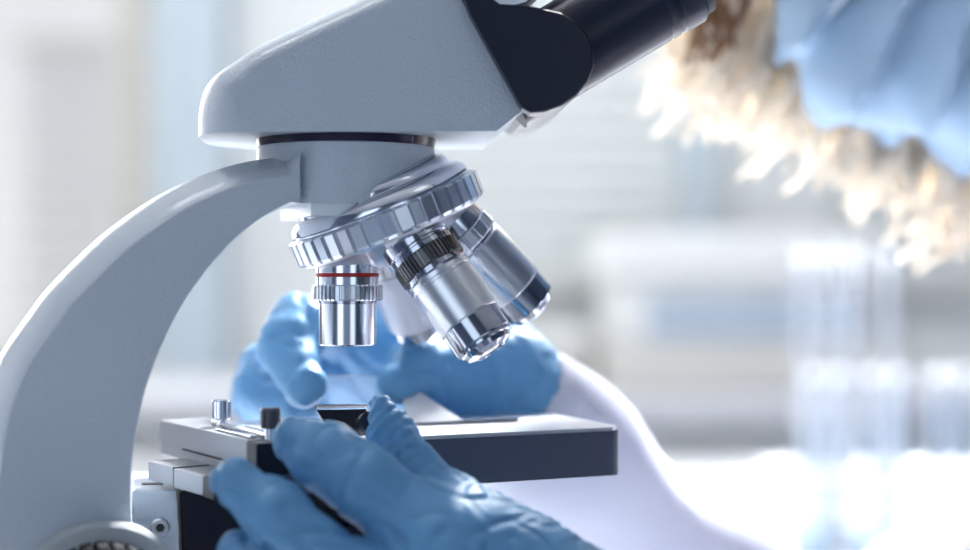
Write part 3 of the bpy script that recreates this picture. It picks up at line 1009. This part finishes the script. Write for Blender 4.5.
# right hand, behind the objectives
palmR = [(P(385, 335, 0.585), P(470, 365, 0.588), 0.021, 0.024),
         (P(385, 372, 0.592), P(480, 385, 0.590), 0.020, 0.024),
         (P(465, 372, 0.586), wrR, 0.025, 0.0225),
         (wrR, wrR + dR * 0.02, 0.0225, 0.0225)]
fingR = [([P(375, 325, 0.578), P(300, 324, 0.560), P(287, 345, 0.550), P(304, 385, 0.536)], [0.0125, 0.0112, 0.0106, 0.0082], 0),
         ([P(370, 352, 0.592), P(268, 372, 0.580), P(262, 390, 0.572), P(300, 402, 0.560)], [0.0125, 0.0112, 0.0105, 0.0085], 0),
         ([P(372, 378, 0.60), P(270, 386, 0.598), P(258, 398, 0.592), P(300, 406, 0.585)], [0.012, 0.0108, 0.010, 0.008], 0),
         ([P(380, 394, 0.612), P(290, 398, 0.612), P(282, 404, 0.606), P(315, 408, 0.60)], [0.0105, 0.0095, 0.009, 0.0075], 0),
         ([P(500, 385, 0.575), P(448, 372, 0.560), P(418, 366, 0.548), P(399, 383, 0.538)], [0.020, 0.0145, 0.0112, 0.0082], 0)]
lo, hi = bounds(palmR, fingR)
gr = sdf_mesh('glove', glove_fn(palmR, fingR, 0.012, 5), lo, hi, 0.0014, 'glove', per)

# face mask, pleated -------------------------------------------------
earp = hp_(-0.03, 0, 0.015)


def mask_sdf(p):
    d = smin(ell(p, hp_(0.030, 0, -0.045), 0.066, 0.064, 0.074, HB), ell(p, hp_(0.060, 0, -0.095), 0.028, 0.034, 0.026, HB), 0.04)
    d = smin(d, cap(p, hp_(0.084, 0, -0.006), hp_(0.102, 0, -0.034), 0.014, 0.017), 0.03) - 0.006
    q = p - np.array(earp, np.float32)
    f, u = q @ np.array(hf, np.float32), q @ np.array(hu, np.float32)
    a = np.arctan2(-u, f)
    saw = (a * 5.2) % 1.0
    sawn = np.where(saw < 0.82, saw / 0.82, (1 - saw) / 0.18)
    d = d - 0.017 * np.clip(np.abs(q[:, 1]) / 0.035, 0.1, 1) * sawn * np.clip(np.hypot(f, u) / 0.1 - 0.15, 0, 1)
    d = d + noise3(p, 90, 4) * 0.0012
    d = np.maximum(d, 0.02 - f)
    d = np.maximum(d, u + 0.004 - 0.05 * (f - 0.08))
    return d


mk = sdf_mesh('face_mask', mask_sdf, (HC.x - 0.17, 0.02, HC.z - 0.20), (HC.x + 0.16, 0.29, HC.z + 0.10), 0.0026, 'mask', per)
for s in (-1, 1):
    b = BM()
    tube(b, [hp_(0.055, s * 0.062, -0.012), hp_(0.02, s * 0.077, 0.004), hp_(-0.022, s * 0.083, 0.018), hp_(-0.036, s * 0.082, 0.0), hp_(-0.025, s * 0.08, -0.03), hp_(0.02, s * 0.072, -0.075)], 0.002, 8)
    obj('ear_loop', b, 'maskwhite', mk)
b = BM()
pts = [hp_(0.060 + 0.044 * math.cos(a), 0.064 * math.sin(a), -0.006) for a in np.linspace(-1.45, 1.45, 21)]
tube(b, pts, 0.0038, 8)
obj('mask_binding', b, 'maskwhite', mk)

for s in (-1, 1):
    b = BM(); bmesh.ops.create_uvsphere(b, u_segments=24, v_segments=16, radius=0.0118, matrix=Matrix.Translation(hp_(0.079, s * 0.031, 0.006)))
    e = obj('eye', b, 'eye', per)
    b = BM(); lathe(b, solid([(0.0055, 0.0105), (0.003, 0.0121)]), hp_(0.079, s * 0.031, 0.006), hf, 24); obj('iris', b, 'iris', e)


# hair: cap and hanging locks on the far side ------------------------
def hair_sdf(p):
    d = ell(p, hp_(-0.018, 0, 0.036), 0.110, 0.086, 0.098, HB)
    d = smin(d, ell(p, hp_(-0.125, 0, 0.02), 0.045, 0.045, 0.045, HB), 0.02)
    q = p - np.array(HC, np.float32)
    f, u = q @ np.array(hf, np.float32), q @ np.array(hu, np.float32)
    d = d + 0.0022 * np.sin(f * 500 + 60 * q[:, 1] + 3 * noise3(p, 60, 2))
    d = np.maximum(d, np.minimum(f - 0.035, 0.055 - u + 0.0 * f))
    return np.maximum(d, -(u + 0.06 + 0.0 * f))


sdf_mesh('hair', hair_sdf, (HC.x - 0.2, 0.02, HC.z - 0.2), (HC.x + 0.25, 0.3, HC.z + 0.22), 0.005, 'hair_backlit', per)
b = BM()
rnd = random.Random(11)
NL = 230
for k in range(NL):
    s = k / (NL - 1)
    # top points run along the far side of the face, bottoms along the fringe
    x0 = 660 + 330 * s + rnd.uniform(-12, 12)
    top = -60 + 230 * s * s + rnd.uniform(-15, 15)
    if s < 0.35:
        yb = 62 + 75 * min(1, s / 0.18)
    else:
        yb = 137 + (s - 0.35) / 0.65 * 140
    yb += rnd.uniform(-50, 10)
    d = 0.70 + rnd.uniform(-0.025, 0.03)
    pts, rr = [], []
    ph_, am = rnd.uniform(0, 6), rnd.uniform(4, 13)
    N = 14
    lean = rnd.uniform(-75, 22)
    curl = rnd.uniform(-22, 22)
    for i in range(N + 1):
        tt = i / N
        pts.append(P(x0 + lean * tt * tt + curl * math.sin(4 * tt) * tt * tt + am * math.sin(ph_ + 7 * tt), top + (yb - top) * tt, d + 0.004 * math.cos(ph_ + 7 * tt)))
        rr.append(0.0024 * (1 - 0.6 * tt ** 3))
    tube(b, pts, rr, 8)
obj('hair_locks', b, 'hair_backlit', per)
b = BM()
for k in range(14):
    x0 = 716 + rnd.uniform(-16, 28)
    d = 0.655 + rnd.uniform(-0.012, 0.012)
    ph_ = rnd.uniform(0, 6)
    pts, rr = [], []
    yb = rnd.uniform(30, 66)
    for i in range(17):
        tt = i / 16
        pts.append(P(x0 + 12 * math.sin(ph_ + 8 * tt) - 14 * tt, -90 + (yb + 90) * tt, d + 0.005 * math.cos(ph_ + 8 * tt)))
        rr.append(0.0030 * (1 - 0.7 * tt ** 2))
    tube(b, pts, rr, 8)
obj('brown_curl', b, 'hair_brown', per)

# ------------------------------------------------------------------ glass slide between the fingers
sl = thing('glass_slide', 'clear glass slide pinched between blue gloved fingers above the stage', 'slide', P(360, 395, 0.53))
A = P(324, 376, 0.541)
ex = (P(392, 374, 0.546) - A).normalized()
ey = (P(352, 409, 0.524) - A)
ey = (ey - ex * ey.dot(ex)).normalized()
ez = ex.cross(ey)
b = BM(); prism(b, [A, A + ex * 0.026, A + ex * 0.026 + ey * 0.036, A + ey * 0.036], ez * 0.001); obj('slide_glass', b, 'glass', sl)
b = BM(); prism(b, [A + ex * 0.0265 + ey * 0.006, A + ex * 0.029 + ey * 0.006, A + ex * 0.047 + ey * 0.033, A + ex * 0.0265 + ey * 0.033], ez * 0.001); obj('frosted_end', b, 'frost', sl)

# ------------------------------------------------------------------ test tubes
def tube_mesh(r, h, wall=0.0011):
    b = BM()
    prof = [(0, 0)] + [(r * math.sin(a), r - r * math.cos(a)) for a in np.linspace(0.2, PI / 2, 7)] + [(r, h - 0.006), (r + 0.0016, h - 0.003), (r + 0.0016, h)]
    ri = r - wall
    prof += [(ri, h)] + [(ri * math.sin(a), r - ri * math.cos(a)) for a in np.linspace(PI / 2, 0.2, 7)] + [(0, wall)]
    lathe(b, prof, (0, 0, 0), (0, 0, 1), 32)
    return b


def liquid_mesh(r, h, wall=0.0013):
    b = BM()
    ri = r - wall
    prof = [(0, wall)] + [(ri * math.sin(a), r - ri * math.cos(a)) for a in np.linspace(0.2, PI / 2, 6)] + [(ri, h), (0, h)]
    lathe(b, prof, (0, 0, 0), (0, 0, 1), 32)
    return b


RD = 1.62                                            # distance of the rack
rc = P(905, 400, RD)
rk = thing('test_tube_rack', 'white test tube rack holding the clear tubes on the bench', 'rack', (rc.x, rc.y, TZ))
b = BM(); box(b, (rc.x - 0.155, rc.y - 0.05, TZ), (rc.x + 0.13, rc.y + 0.05, TZ + 0.012), 0.003, 3); obj('base', b, 'acrylic', rk)
b = BM(); box(b, (rc.x - 0.155, rc.y - 0.05, TZ + 0.075), (rc.x + 0.13, rc.y + 0.05, TZ + 0.081), 0.002, 2); obj('upper_plate', b, 'acrylic', rk)
for x in (-0.153, 0.122):
    b = BM(); box(b, (rc.x + x, rc.y - 0.048, TZ + 0.012), (rc.x + x + 0.006, rc.y + 0.048, TZ + 0.075), 0.001); obj('side', b, 'acrylic', rk)

proto = {}


def put_tube(px, d, r, h, label, group, name, liq=None, z=TZ + 0.0125):
    c = P(px, 0, d)
    key = (name, r, h, liq)
    root = thing(name, label, 'tube', (c.x, c.y, z), group, world=False)
    if key not in proto:
        a = obj('glass_body', tube_mesh(r, h), 'tube_glass', root)
        a.location = (0, 0, 0)
        q = None
        b = BM()
        lathe(b, [(0, h - 0.006), (r - 0.0012, h - 0.006), (r - 0.0012, h + 0.0004), (r + 0.001, h + 0.0008), (r + 0.001, h + 0.006), (r * 0.8, h + 0.0095), (r * 0.4, h + 0.011), (0, h + 0.0114)], (0, 0, 0), (0, 0, 1), 32)
        st = obj('glint', b, 'acrylic', root)  # white cap added to stand in for the bright glint on the tube
        if liq:
            q = obj('liquid', liquid_mesh(r, liq), 'blue_liquid', root)
            q.location = (0, 0, 0)
        proto[key] = (a, q, st)
    else:
        for s_ in proto[key]:
            if s_:
                c_ = s_.copy()
                COL.objects.link(c_)
                c_.parent = root
    return root


words = ['first', 'second', 'third', 'fourth', 'fifth', 'sixth', 'seventh']
for i, px in enumerate((803, 828, 853, 889)):
    put_tube(px, RD + 0.02, 0.0066, 0.290, '%s tall clear glass tube with added white stopper from the left in the rack' % words[i], 'tall clear glass tubes in the rack', 'tall_glass_tube')
for i, px in enumerate((812, 838, 872, 899, 937, 962)):
    put_tube(px, RD - 0.028, 0.0072, 0.166, '%s short test tube with pale blue liquid from the left, front row' % words[i], 'short test tubes with blue liquid', 'test_tube', 0.143 if i > 2 else 0.118)

# wider beakers beside the rack, at the front
def beaker(px, d, r, h, label):
    c = P(px, 0, d)
    t = thing('glass_beaker', label, 'beaker', (c.x, c.y, TZ + 0.0005), 'small beakers before the rack')
    b = BM()
    w = 0.0014
    lathe(b, [(0, 0), (r * 0.9, 0), (r, 0.004), (r, h - 0.003), (r + 0.002, h), (r - w, h), (r - w, 0.004), (r * 0.88, w), (0, w)], (c.x, c.y, TZ + 0.0005), (0, 0, 1), 48)
    obj('glass_body', b, 'tube_glass', t)
    b = BM(); lathe(b, solid([(r * 0.87, w + 0.0003), (r - w - 0.0003, 0.005), (r - w - 0.0003, h * 0.5)]), (c.x, c.y, TZ + 0.0005), (0, 0, 1), 48); obj('liquid', b, 'blue_liquid', t)


beaker(812, 1.48, 0.022, 0.085, 'left small glass beaker of pale blue liquid before the tube rack')
beaker(872, 1.46, 0.022, 0.085, 'middle small glass beaker of pale blue liquid before the tube rack')
beaker(935, 1.48, 0.022, 0.085, 'right small glass beaker of pale blue liquid before the tube rack')

for o in bpy.data.objects:
    if '_w' in o:
        del o['_w']
